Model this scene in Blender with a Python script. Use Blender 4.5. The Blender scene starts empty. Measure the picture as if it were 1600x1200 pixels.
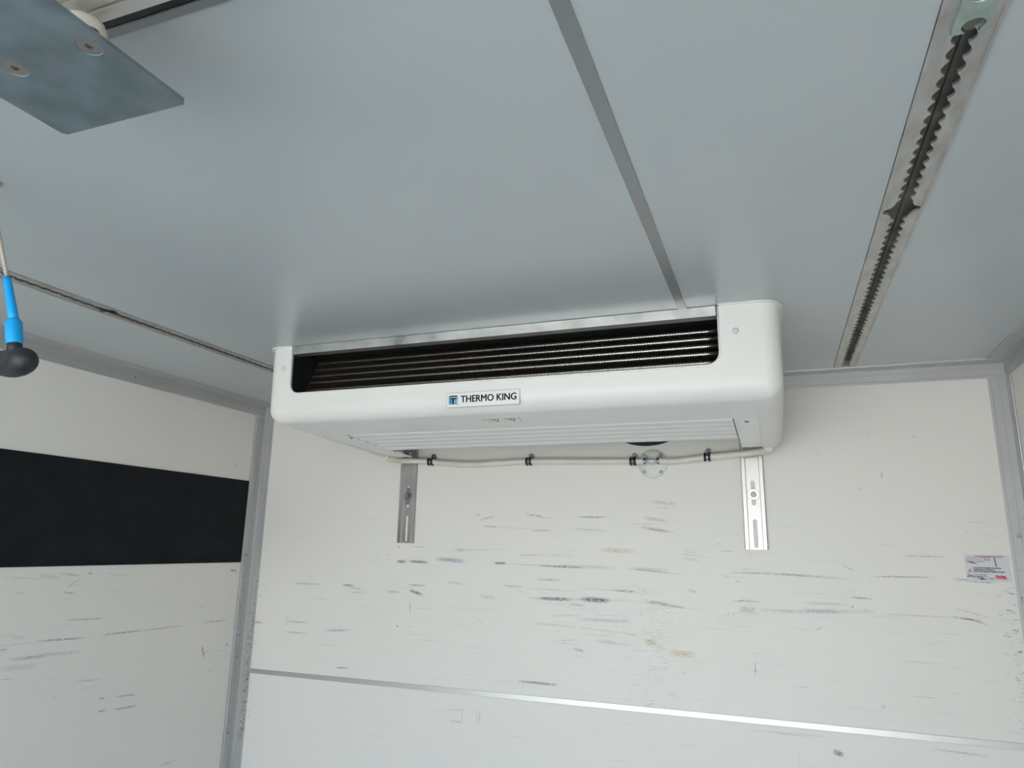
import bpy, bmesh, math, random
from mathutils import Vector, Matrix

S = bpy.context.scene
COL = S.collection
CZ = 2.3                      # ceiling height above the cargo floor; z below is measured from the ceiling
W = 2.5                       # inner width of the box body
REAR = -3.3                   # open rear end of the box body

# ------------------------------------------------------------------ camera
cam_d = bpy.data.cameras.new('camera')
cam_d.sensor_width = 36.0
cam_d.lens = 1088.17 * 36.0 / 1600.0
cam_d.clip_start = 0.02
cam = bpy.data.objects.new('camera', cam_d)
COL.objects.link(cam)
right = Vector((0.93689972, 0.34910304, 0.01860081))
fwd = Vector((-0.34410108, 0.91146324, 0.22545334))
up = Vector((0.06175249, -0.21762773, 0.97407638))
m = Matrix((right, up, -fwd)).transposed().to_4x4()
m.translation = Vector((1.88368, -2.2133, CZ - 0.51995))
cam.matrix_world = m
S.camera = cam

# ------------------------------------------------------------------ world, sun, exposure
world = bpy.data.worlds.new('world')
S.world = world
world.use_nodes = True
nt = world.node_tree
nt.nodes.clear()
wo = nt.nodes.new('ShaderNodeOutputWorld')
bg = nt.nodes.new('ShaderNodeBackground')
tc = nt.nodes.new('ShaderNodeTexCoord')
sx = nt.nodes.new('ShaderNodeSeparateXYZ')
cr = nt.nodes.new('ShaderNodeValToRGB')
cr.color_ramp.elements[0].position = 0.0
cr.color_ramp.elements[0].color = (0.93, 0.94, 0.93, 1)
cr.color_ramp.elements[1].position = 0.38
cr.color_ramp.elements[1].color = (0.32, 0.64, 1.0, 1)
nt.links.new(tc.outputs['Generated'], sx.inputs[0])
nt.links.new(sx.outputs['Z'], cr.inputs[0])
nt.links.new(cr.outputs[0], bg.inputs['Color'])
bg.inputs['Strength'].default_value = 2.9
nt.links.new(bg.outputs[0], wo.inputs['Surface'])

sun_d = bpy.data.lights.new('sun', 'SUN')
sun_d.energy = 20.0
sun_d.angle = 0.01
sun_d.color = (1.0, 0.92, 0.80)
sun = bpy.data.objects.new('sun', sun_d)
COL.objects.link(sun)
sun.location = (6, -12, 10)
sun.rotation_euler = Vector((-0.25, -0.60, -0.75)).to_track_quat('-Z', 'Y').to_euler()

S.view_settings.view_transform = 'Standard'
S.view_settings.look = 'None'
S.view_settings.exposure = 0.52
S.view_settings.gamma = 1.0
S.view_settings.use_curve_mapping = False

# ------------------------------------------------------------------ materials
def new_mat(name, color, rough=0.5, metal=0.0, spec=0.5):
    mt = bpy.data.materials.new(name)
    mt.use_nodes = True
    b = mt.node_tree.nodes['Principled BSDF']
    b.inputs['Base Color'].default_value = (*color, 1)
    b.inputs['Roughness'].default_value = rough
    b.inputs['Metallic'].default_value = metal
    b.inputs['Specular IOR Level'].default_value = spec
    return mt

def noisy(mt, c0, c1, scale=(1, 1, 1), detail=4, lo=0.35, hi=0.65, rough=None, bump=0.0, nscale=5.0, bdist=0.001):
    """object-space noise between two colours; optional roughness range and bump"""
    t = mt.node_tree
    b = t.nodes['Principled BSDF']
    co = t.nodes.new('ShaderNodeTexCoord')
    mp = t.nodes.new('ShaderNodeMapping')
    mp.inputs['Scale'].default_value = scale
    n = t.nodes.new('ShaderNodeTexNoise')
    n.inputs['Scale'].default_value = nscale
    n.inputs['Detail'].default_value = detail
    r = t.nodes.new('ShaderNodeValToRGB')
    r.color_ramp.elements[0].position = lo
    r.color_ramp.elements[0].color = (*c0, 1)
    r.color_ramp.elements[1].position = hi
    r.color_ramp.elements[1].color = (*c1, 1)
    t.links.new(co.outputs['Object'], mp.inputs[0])
    t.links.new(mp.outputs[0], n.inputs['Vector'])
    t.links.new(n.outputs['Fac'], r.inputs[0])
    t.links.new(r.outputs[0], b.inputs['Base Color'])
    if rough:
        mr = t.nodes.new('ShaderNodeMapRange')
        mr.inputs['From Min'].default_value = 0.3
        mr.inputs['From Max'].default_value = 0.7
        mr.inputs['To Min'].default_value = rough[0]
        mr.inputs['To Max'].default_value = rough[1]
        t.links.new(n.outputs['Fac'], mr.inputs['Value'])
        t.links.new(mr.outputs[0], b.inputs['Roughness'])
    if bump:
        bp = t.nodes.new('ShaderNodeBump')
        bp.inputs['Strength'].default_value = bump
        bp.inputs['Distance'].default_value = bdist
        t.links.new(n.outputs['Fac'], bp.inputs['Height'])
        t.links.new(bp.outputs[0], b.inputs['Normal'])
    return mt

def streaky_wall(name, base, streak):
    """painted panel with faint horizontal rub streaks that fade towards the top of the wall"""
    mt = new_mat(name, base, 0.42, 0, 0.4)
    t = mt.node_tree
    b = t.nodes['Principled BSDF']
    co = t.nodes.new('ShaderNodeTexCoord')
    geo = t.nodes.new('ShaderNodeNewGeometry')
    mp = t.nodes.new('ShaderNodeMapping')
    mp.inputs['Scale'].default_value = (1.6, 1.6, 60)
    n = t.nodes.new('ShaderNodeTexNoise')
    n.inputs['Scale'].default_value = 3.0
    n.inputs['Detail'].default_value = 6
    n.inputs['Roughness'].default_value = 0.7
    r = t.nodes.new('ShaderNodeMapRange')
    r.inputs['From Min'].default_value = 0.60
    r.inputs['From Max'].default_value = 0.80
    sp = t.nodes.new('ShaderNodeSeparateXYZ')
    h = t.nodes.new('ShaderNodeMapRange')
    h.inputs['From Min'].default_value = CZ - 0.45
    h.inputs['From Max'].default_value = CZ - 0.62
    mul = t.nodes.new('ShaderNodeMath'); mul.operation = 'MULTIPLY'
    mul2 = t.nodes.new('ShaderNodeMath'); mul2.operation = 'MULTIPLY'
    mul2.inputs[1].default_value = 0.45
    mx = t.nodes.new('ShaderNodeMix'); mx.data_type = 'RGBA'
    mx.inputs['A'].default_value = (*base, 1)
    mx.inputs['B'].default_value = (*streak, 1)
    t.links.new(geo.outputs['Position'], mp.inputs[0])
    t.links.new(mp.outputs[0], n.inputs['Vector'])
    t.links.new(n.outputs['Fac'], r.inputs['Value'])
    t.links.new(geo.outputs['Position'], sp.inputs[0])
    t.links.new(sp.outputs['Z'], h.inputs['Value'])
    t.links.new(r.outputs[0], mul.inputs[0])
    t.links.new(h.outputs[0], mul.inputs[1])
    t.links.new(mul.outputs[0], mul2.inputs[0])
    t.links.new(mul2.outputs[0], mx.inputs['Factor'])
    t.links.new(mx.outputs['Result'], b.inputs['Base Color'])
    n2 = t.nodes.new('ShaderNodeTexNoise')
    n2.inputs['Scale'].default_value = 2.2
    n2.inputs['Detail'].default_value = 2
    bp = t.nodes.new('ShaderNodeBump')
    bp.inputs['Strength'].default_value = 0.12
    bp.inputs['Distance'].default_value = 0.01
    t.links.new(geo.outputs['Position'], n2.inputs['Vector'])
    t.links.new(n2.outputs['Fac'], bp.inputs['Height'])
    t.links.new(bp.outputs[0], b.inputs['Normal'])
    return mt

def scuff_mat():
    """rub marks: colour and strength per mark from the mesh, edges broken up by noise"""
    mt = bpy.data.materials.new('scuff_marks')
    mt.use_nodes = True
    t = mt.node_tree
    b = t.nodes['Principled BSDF']
    b.inputs['Roughness'].default_value = 0.6
    out = t.nodes['Material Output']
    at = t.nodes.new('ShaderNodeAttribute'); at.attribute_name = 'mark_color'
    uv = t.nodes.new('ShaderNodeTexCoord')
    sp = t.nodes.new('ShaderNodeSeparateXYZ')
    t.links.new(uv.outputs['UV'], sp.inputs[0])
    def soft(sock, pw):
        # 1-(2x-1)^pw
        a = t.nodes.new('ShaderNodeMath'); a.operation = 'MULTIPLY_ADD'
        a.inputs[1].default_value = 2; a.inputs[2].default_value = -1
        t.links.new(sock, a.inputs[0])
        ab = t.nodes.new('ShaderNodeMath'); ab.operation = 'ABSOLUTE'
        t.links.new(a.outputs[0], ab.inputs[0])
        p_ = t.nodes.new('ShaderNodeMath'); p_.operation = 'POWER'
        p_.inputs[1].default_value = pw
        t.links.new(ab.outputs[0], p_.inputs[0])
        s = t.nodes.new('ShaderNodeMath'); s.operation = 'SUBTRACT'
        s.inputs[0].default_value = 1
        t.links.new(p_.outputs[0], s.inputs[1])
        return s.outputs[0]
    su = soft(sp.outputs['X'], 2.5)
    sv = soft(sp.outputs['Y'], 2.0)
    geo = t.nodes.new('ShaderNodeNewGeometry')
    mp = t.nodes.new('ShaderNodeMapping')
    mp.inputs['Scale'].default_value = (90, 90, 800)
    n = t.nodes.new('ShaderNodeTexNoise')
    n.inputs['Scale'].default_value = 1.0
    n.inputs['Detail'].default_value = 3
    t.links.new(geo.outputs['Position'], mp.inputs[0])
    t.links.new(mp.outputs[0], n.inputs['Vector'])
    mr = t.nodes.new('ShaderNodeMapRange')
    mr.inputs['From Min'].default_value = 0.38
    mr.inputs['From Max'].default_value = 0.60
    t.links.new(n.outputs['Fac'], mr.inputs['Value'])
    def mul(a_, b_):
        x = t.nodes.new('ShaderNodeMath'); x.operation = 'MULTIPLY'
        t.links.new(a_, x.inputs[0]); t.links.new(b_, x.inputs[1])
        return x.outputs[0]
    f = mul(mul(mul(su, sv), mr.outputs[0]), at.outputs['Alpha'])
    t.links.new(at.outputs['Color'], b.inputs['Base Color'])
    tr = t.nodes.new('ShaderNodeBsdfTransparent')
    mx = t.nodes.new('ShaderNodeMixShader')
    t.links.new(f, mx.inputs[0])
    t.links.new(tr.outputs[0], mx.inputs[1])
    t.links.new(b.outputs[0], mx.inputs[2])
    t.links.new(mx.outputs[0], out.inputs['Surface'])
    return mt

M = {}
M['wall'] = streaky_wall('white_painted_panel', (0.755, 0.72, 0.67), (0.42, 0.41, 0.38))
M['ceiling'] = noisy(new_mat('ceiling_panel', (0.6, 0.63, 0.63), 0.30, 0, 0.9), (0.455, 0.485, 0.495), (0.48, 0.51, 0.52), nscale=2.0, detail=2, bump=0.10, bdist=0.01)
M['floor'] = noisy(new_mat('cargo_floor', (0.2, 0.2, 0.19), 0.7), (0.13, 0.125, 0.12), (0.17, 0.165, 0.155), nscale=30, bump=0.2)
M['ground'] = noisy(new_mat('yard_concrete', (0.4, 0.4, 0.38), 0.9), (0.40, 0.38, 0.345), (0.48, 0.455, 0.41), nscale=0.8)
M['alu'] = noisy(new_mat('anodised_aluminium', (0.6, 0.61, 0.62), 0.42, 0.45), (0.46, 0.455, 0.45), (0.50, 0.495, 0.49), scale=(1, 1, 1), nscale=3, rough=(0.40, 0.46))
M['alu_dark'] = new_mat('aluminium_strip', (0.34, 0.35, 0.35), 0.4, 0.8)
M['strip'] = new_mat('wall_strip_aluminium', (0.50, 0.505, 0.50), 0.36, 0.85)
M['rail'] = noisy(new_mat('worn_galvanised_rail', (0.5, 0.5, 0.48), 0.45, 0.75), (0.42, 0.41, 0.39), (0.60, 0.58, 0.555), scale=(9, 3, 9), nscale=6, detail=8, rough=(0.32, 0.55), bump=0.15)
M['channel'] = noisy(new_mat('rail_channel', (0.2, 0.19, 0.16), 0.6, 0.3), (0.13, 0.115, 0.10), (0.24, 0.225, 0.18), scale=(1, 4, 1), nscale=4, detail=3)
M['shell'] = noisy(new_mat('white_moulded_plastic', (0.8, 0.8, 0.77), 0.38, 0, 0.5), (0.775, 0.75, 0.715), (0.80, 0.775, 0.74), nscale=6)
M['pan'] = new_mat('white_drain_pan', (0.79, 0.77, 0.74), 0.45)
M['galv'] = noisy(new_mat('galvanised_sheet', (0.6, 0.6, 0.58), 0.35, 0.9), (0.52, 0.52, 0.50), (0.72, 0.71, 0.68), scale=(1, 1, 1), nscale=14, detail=8, rough=(0.25, 0.5))
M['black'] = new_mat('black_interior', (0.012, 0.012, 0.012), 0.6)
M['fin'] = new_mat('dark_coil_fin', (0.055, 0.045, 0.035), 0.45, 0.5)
M['tube'] = new_mat('coil_tube', (0.85, 0.80, 0.74), 0.3, 1.0)
M['rubber_mat'] = noisy(new_mat('black_matting', (0.012, 0.013, 0.015), 0.8, 0, 0.2), (0.007, 0.008, 0.010), (0.012, 0.013, 0.015), nscale=12)
M['rubber'] = new_mat('black_rubber', (0.012, 0.011, 0.011), 0.35)
M['steel'] = new_mat('bright_steel', (0.50, 0.48, 0.46), 0.24, 1.0)
M['bracket'] = noisy(new_mat('extruded_bracket', (0.72, 0.70, 0.68), 0.27, 0.95), (0.40, 0.39, 0.38), (0.50, 0.48, 0.465), scale=(1, 1, 0.3), nscale=30, rough=(0.26, 0.42))
M['bolt_dark'] = new_mat('dull_bolt', (0.25, 0.25, 0.26), 0.4, 0.9)
M['bolt_brown'] = new_mat('dull_brown_steel', (0.36, 0.33, 0.31), 0.3, 0.95)
M['cap'] = new_mat('plastic_cap', (0.66, 0.64, 0.63), 0.45)
M['hose'] = noisy(new_mat('cream_hose', (0.72, 0.66, 0.58), 0.35), (0.68, 0.62, 0.54), (0.74, 0.69, 0.61), nscale=20)
M['flange'] = new_mat('milky_plastic', (0.66, 0.67, 0.61), 0.35)
M['barb'] = new_mat('clear_grey_barb', (0.55, 0.58, 0.60), 0.15, 0.2)
M['blue'] = new_mat('blue_sleeve', (0.0, 0.35, 0.78), 0.45)
M['rope'] = noisy(new_mat('beige_cord', (0.45, 0.38, 0.31), 0.8), (0.36, 0.30, 0.25), (0.55, 0.48, 0.40), scale=(1, 1, 3), nscale=200)
M['grip'] = new_mat('black_grip', (0.018, 0.018, 0.02), 0.5)
M['zinc'] = noisy(new_mat('zinc_plate', (0.3, 0.33, 0.35), 0.5, 0.6), (0.16, 0.20, 0.22), (0.25, 0.30, 0.325), nscale=22, detail=8, rough=(0.42, 0.62), bump=0.1)
M['greenzinc'] = noisy(new_mat('green_zinc_fitting', (0.4, 0.47, 0.42), 0.45, 0.6), (0.34, 0.42, 0.37), (0.46, 0.54, 0.48), nscale=60)
M['cream'] = noisy(new_mat('champagne_profile', (0.75, 0.72, 0.67), 0.35, 0.5), (0.72, 0.69, 0.64), (0.80, 0.77, 0.72), nscale=6)
M['nylon'] = new_mat('cream_nylon', (0.74, 0.70, 0.62), 0.4)
M['label_white'] = new_mat('label_white', (0.62, 0.61, 0.64), 0.4)
M['badge'] = new_mat('badge_film', (0.78, 0.78, 0.76), 0.4)
M['ink'] = new_mat('black_ink', (0.004, 0.004, 0.006), 0.6, 0, 0.1)
M['ink_line'] = new_mat('grey_ink', (0.28, 0.28, 0.27), 0.5)
M['navy'] = new_mat('navy_ink', (0.0, 0.006, 0.035), 0.6, 0, 0.1)
M['cyan'] = new_mat('cyan_ink', (0.01, 0.22, 0.36), 0.5, 0, 0.2)
M['lightcyan'] = new_mat('light_cyan_ink', (0.45, 0.75, 0.88), 0.4)
M['red'] = new_mat('red_ink', (0.60, 0.03, 0.05), 0.4)
M['grey_ink'] = new_mat('pale_grey_ink', (0.50, 0.50, 0.54), 0.4)
M['dark_ink'] = new_mat('dark_grey_ink', (0.09, 0.09, 0.12), 0.4)
M['yellow'] = new_mat('yellow_ink', (0.75, 0.60, 0.15), 0.4)
M['scuff'] = scuff_mat()

# ------------------------------------------------------------------ mesh helpers
ORG = {}

class MB:
    """collects geometry in ceiling-frame coordinates (z = 0 at the ceiling, negative below)"""
    def __init__(s):
        s.v = []; s.f = []; s.sm = []
    def add(s, vs, fs, smooth=False):
        k = len(s.v)
        s.v += [tuple(v) for v in vs]
        s.f += [tuple(i + k for i in f) for f in fs]
        s.sm += [smooth] * len(fs)
        return s
    def box(s, x0, x1, y0, y1, z0, z1):
        vs = [(x, y, z) for z in (z0, z1) for y in (y0, y1) for x in (x0, x1)]
        return s.add(vs, [(0, 2, 3, 1), (4, 5, 7, 6), (0, 1, 5, 4), (2, 6, 7, 3), (0, 4, 6, 2), (1, 3, 7, 5)])
    def prism(s, poly, axis, a, b, smooth=False):
        """extrude a 2D polygon along axis from a to b; poly in the two other axes, in x<y<z order"""
        n = len(poly)
        def P(u, v, w):
            return {'x': (w, u, v), 'y': (u, w, v), 'z': (u, v, w)}[axis]
        vs = [P(u, v, a) for u, v in poly] + [P(u, v, b) for u, v in poly]
        fs = [tuple(range(n))[::-1], tuple(range(n, 2 * n))]
        s.add(vs, fs)
        k = len(s.v) - 2 * n
        for i in range(n):
            j = (i + 1) % n
            s.f.append((k + i, k + j, k + n + j, k + n + i)); s.sm.append(smooth)
        return s
    def rings(s, rings, closed=False, smooth=True, cap=True):
        k = len(s.v); n = len(rings[0])
        for r in rings: s.v += [tuple(v) for v in r]
        m_ = len(rings)
        for i in range(m_ - 1):
            for j in range(n):
                jj = (j + 1) % n
                s.f.append((k + i * n + j, k + i * n + jj, k + (i + 1) * n + jj, k + (i + 1) * n + j)); s.sm.append(smooth)
        if cap:
            s.f.append(tuple(k + j for j in range(n))[::-1]); s.sm.append(False)
            s.f.append(tuple(k + (m_ - 1) * n + j for j in range(n))); s.sm.append(False)
        return s
    def tube(s, pts, rad, seg=12, cap=True, phase=0.0, squash=1.0):
        pts = [Vector(p_) for p_ in pts]
        if not isinstance(rad, (list, tuple)): rad = [rad] * len(pts)
        rg = []
        t0 = (pts[1] - pts[0]).normalized()
        ref = Vector((0, 0, 1)) if abs(t0.z) < 0.9 else Vector((0, 1, 0))
        for i, p_ in enumerate(pts):
            if i == 0: t = pts[1] - pts[0]
            elif i == len(pts) - 1: t = pts[-1] - pts[-2]
            else: t = pts[i + 1] - pts[i - 1]
            if t.length < 1e-9: t = t0
            t = t.normalized()
            a = t.cross(ref).normalized(); b = a.cross(t).normalized()
            rg.append([p_ + (a * math.cos(phase + 2 * math.pi * j / seg) + b * squash * math.sin(phase + 2 * math.pi * j / seg)) * rad[i] for j in range(seg)])
        return s.rings(rg, cap=cap)
    def lathe(s, c, d, prof, seg=24, phase=0.0):
        """prof = [(distance along d, radius)]"""
        d = Vector(d).normalized(); c = Vector(c)
        ref = Vector((0, 0, 1)) if abs(d.z) < 0.9 else Vector((1, 0, 0))
        a = d.cross(ref).normalized(); b = d.cross(a).normalized()
        rg = [[c + d * h + (a * math.cos(phase + 2 * math.pi * j / seg) + b * math.sin(phase + 2 * math.pi * j / seg)) * max(r, 1e-5) for j in range(seg)] for h, r in prof]
        return s.rings(rg, smooth=seg > 8)
    def mesh(s, name, org=(0, 0, 0)):
        me = bpy.data.meshes.new(name)
        o = Vector(org)
        me.from_pydata([(v[0] - o.x, v[1] - o.y, v[2] + CZ - o.z) for v in s.v], [], s.f)
        me.polygons.foreach_set('use_smooth', s.sm)
        me.update()
        bm = bmesh.new(); bm.from_mesh(me)
        bmesh.ops.recalc_face_normals(bm, faces=bm.faces)
        bm.to_mesh(me); bm.free()
        return me
    def build(s, name, mat, parent=None, bevel=0.0, seg=2, sharp=40):
        if parent is not None:
            org = ORG[parent.name]
        else:
            xs = [v[0] for v in s.v]; ys = [v[1] for v in s.v]; zs = [v[2] for v in s.v]
            org = Vector(((min(xs) + max(xs)) / 2, (min(ys) + max(ys)) / 2, min(zs) + CZ))
        me = s.mesh(name, org)
        me.materials.append(M[mat] if isinstance(mat, str) else mat)
        o = bpy.data.objects.new(name, me)
        COL.objects.link(o)
        if parent is not None: o.parent = parent
        else: o.location = org
        ORG[o.name] = Vector(org)
        if bevel:
            bv = o.modifiers.new('bevel', 'BEVEL')
            bv.width = bevel; bv.segments = seg; bv.limit_method = 'ANGLE'; bv.angle_limit = math.radians(sharp)
            bv.harden_normals = False
        return o

def props(o, **k):
    for a, v in k.items(): o[a] = v
    return o

def thing(name, label, cat, loc, group=None):
    o = bpy.data.objects.new(name, None)
    o.empty_display_size = 0.05
    COL.objects.link(o)
    o.location = (loc[0], loc[1], loc[2] + CZ)
    ORG[o.name] = Vector(o.location)
    o['label'] = label; o['category'] = cat
    if group: o['group'] = group
    return o

def tag(o, label, cat, group=None):
    o['label'] = label; o['category'] = cat
    if group: o['group'] = group
    return o

def structure(o):
    o['kind'] = 'structure'
    return o

def boolean(o, cutters, op='DIFFERENCE'):
    """cut o's mesh by MB cutters (same frame); result is baked into the mesh"""
    org = ORG[o.name]
    tmp = []
    for c in cutters:
        me = c.mesh('cutter', org)
        co = bpy.data.objects.new('cutter', me)
        COL.objects.link(co)
        if o.parent is not None: co.parent = o.parent
        else: co.location = o.location
        tmp.append(co)
        md = o.modifiers.new('cut', 'BOOLEAN')
        md.operation = op; md.object = co; md.solver = 'EXACT'
    bpy.context.view_layer.update()
    dg = bpy.context.evaluated_depsgraph_get()
    me = bpy.data.meshes.new_from_object(o.evaluated_get(dg))
    o.modifiers.clear()
    old = o.data
    o.data = me
    me.name = old.name
    bpy.data.meshes.remove(old)
    for t in tmp:
        d = t.data
        bpy.data.objects.remove(t); bpy.data.meshes.remove(d)
    return o

def lettering(name, body, size, mat, parent, origin, xdir, updir, align='LEFT', bold=0.0, sx=1.0, depth=0.0003):
    """flat lettering, extruded a hair, laid on a plane given by its x and up directions"""
    cu = bpy.data.curves.new(name, 'FONT')
    cu.body = body; cu.size = size; cu.align_x = align; cu.align_y = 'BOTTOM_BASELINE'
    cu.extrude = depth; cu.resolution_u = 3
    tmp = bpy.data.objects.new(name + '_curve', cu)
    COL.objects.link(tmp)
    bpy.context.view_layer.update()
    dg = bpy.context.evaluated_depsgraph_get()
    me = bpy.data.meshes.new_from_object(tmp.evaluated_get(dg))
    bpy.data.objects.remove(tmp); bpy.data.curves.remove(cu)
    X = Vector(xdir).normalized(); U = Vector(updir).normalized(); N = X.cross(U)
    O = Vector((origin[0], origin[1], origin[2] + CZ)) - ORG[parent.name]
    for v in me.vertices:
        c = v.co.copy()
        v.co = O + X * c.x * sx + U * c.y + N * c.z
    if bold:                       # heavier strokes: overlaid copies nudged sideways and up
        vs = [v.co.copy() for v in me.vertices]
        fs = [tuple(p_.vertices) for p_ in me.polygons]
        V_, F_ = [], []
        for k, (a, b_) in enumerate(((-1, 0), (-0.33, 0), (0.33, 0), (1, 0), (0, -0.6), (0, 0.6))):
            n0 = len(V_)
            V_ += [v + X * a * bold + U * b_ * bold + N * 0.000004 * k for v in vs]
            F_ += [tuple(i + n0 for i in f) for f in fs]
        bpy.data.meshes.remove(me)
        me = bpy.data.meshes.new(name)
        me.from_pydata(V_, [], F_)
    me.materials.clear(); me.materials.append(M[mat])
    me.name = name
    o = bpy.data.objects.new(name, me)
    COL.objects.link(o); o.parent = parent
    ORG[o.name] = ORG[parent.name]
    return o

def rounded(u0, u1, v0, v1, r, n=5):
    pts = []
    for cu_, cv_, a0 in ((u1 - r, v1 - r, 0), (u0 + r, v1 - r, 90), (u0 + r, v0 + r, 180), (u1 - r, v0 + r, 270)):
        for i in range(n + 1):
            a = math.radians(a0 + 90 * i / n)
            pts.append((cu_ + r * math.cos(a), cv_ + r * math.sin(a)))
    return pts

# ================================================================== setting
# ---- ceiling: three panels with open grooves for the rails and the joint strip
RL0, RL1 = 0.412, 0.466          # left lashing rail
RR0, RR1 = 2.064, 2.126          # right lashing rail
TS0, TS1 = 1.706, 1.7255         # joint strip
c = MB()
c.box(-0.05, RL0, REAR, 0.05, 0, 0.05)
c.box(RL1, RR0, REAR, 0.05, 0, 0.05)
c.box(RR1, W + 0.05, REAR, 0.05, 0, 0.05)
c.box(RL0, RL1, REAR, 0.05, 0.022, 0.05)
c.box(RL0, RL1, -0.058, 0.05, 0, 0.022)
c.box(RR0, RR1, -0.058, 0.05, 0, 0.022)
c.box(RR0, RR1, REAR, 0.05, 0.022, 0.05)
structure(c.build('ceiling', 'ceiling'))
structure(MB().box(-0.05, W + 0.05, REAR, 0.05, -CZ - 0.04, -CZ).build('floor', 'floor'))
wall_back = structure(MB().box(0, W, 0, 0.05, -CZ, 0).build('wall_back', 'wall'))
wall_left = structure(MB().box(-0.05, 0, REAR, 0.05, -CZ, 0).build('wall_left', 'wall'))
structure(MB().box(W, W + 0.05, REAR, 0.05, -CZ, 0).build('wall_right', 'wall'))
structure(MB().box(-40, 40, -60, 30, -CZ - 1.15, -CZ - 1.05).build('floor_2', 'ground'))

# ---- corner trims: L-shaped aluminium profiles with a raised lip and a thin groove
T = 0.004
def leg_profile(w, out):
    """one leg lying on a surface: list of (distance from corner, thickness) steps"""
    return [(0, T), (w * 0.42, T), (w * 0.425, T - 0.0012), (w * 0.455, T - 0.0012), (w * 0.46, T), (w - 0.007, T), (w - 0.0065, 0.0018), (w, 0.0018), (w, 0)]
def L_poly(w1, w2, s1, s2):
    """leg 1 lies along axis u (width w1), leg 2 along axis v (width w2); s1, s2 = directions into the room"""
    a = leg_profile(w1, 0); b = leg_profile(w2, 0)
    pts = [(0, 0)]
    pts += [(s1 * d, s2 * t) for d, t in reversed(a) if d > T]
    pts += [(s1 * T, s2 * T)]
    pts += [(s1 * t, s2 * d) for d, t in b if d > T]
    return pts
def shift(poly, du, dv): return [(u + du, v + dv) for u, v in poly]
# along y, ceiling to left / right wall
structure(MB().prism(L_poly(0.071, 0.0426, 1, -1), 'y', REAR, -0.0001).build('trim_1', 'alu'))
structure(MB().prism(shift(L_poly(0.060, 0.0426, -1, -1), W, 0), 'y', REAR, -0.0001).build('trim_2', 'alu'))
# along x, ceiling to back wall
T = 0.0046
structure(MB().prism(L_poly(0.0592, 0.0454, -1, -1), 'x', 0.0041, W - 0.0041).build('trim_3', 'alu'))
T = 0.004
# vertical, corners of the back wall
structure(MB().prism(L_poly(0.0467, 0.0542, 1, -1), 'z', -CZ, -0.0462).build('trim_4', 'alu'))
structure(MB().prism(shift(L_poly(0.0467, 0.045, -1, -1), W, 0), 'z', -CZ, -0.0462).build('trim_5', 'alu'))
# joint strips
structure(MB().box(TS0, TS1, REAR, -0.06, -0.0015, 0).build('trim_6', 'alu_dark', bevel=0.0004))
structure(MB().box(0.047, W - 0.047, -0.002, 0, -0.992, -0.976).build('trim_7', 'strip', bevel=0.0005))
# small rivets in the trims
rv_ = [(0.0041, -0.62, -0.022, 'x'), (0.0041, -0.10, -0.026, 'x'), (0.0041, -1.3, -0.022, 'x')]
for x, y, z, ax in rv_:
    o = MB().lathe((x, y, z), (1, 0, 0), [(0, 0.0028), (0.001, 0.0025), (0.0016, 0.001)], 10).build('rivet', 'bolt_dark', bpy.data.objects['trim_1'])
for x, y, z in ((2.43, -0.035, -0.0042), (2.30, -0.035, -0.0042)):
    MB().lathe((x, y, z), (0, 0, -1), [(0, 0.0028), (0.001, 0.0025), (0.0016, 0.001)], 10).build('rivet', 'bolt_dark', bpy.data.objects['trim_3'])

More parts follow.
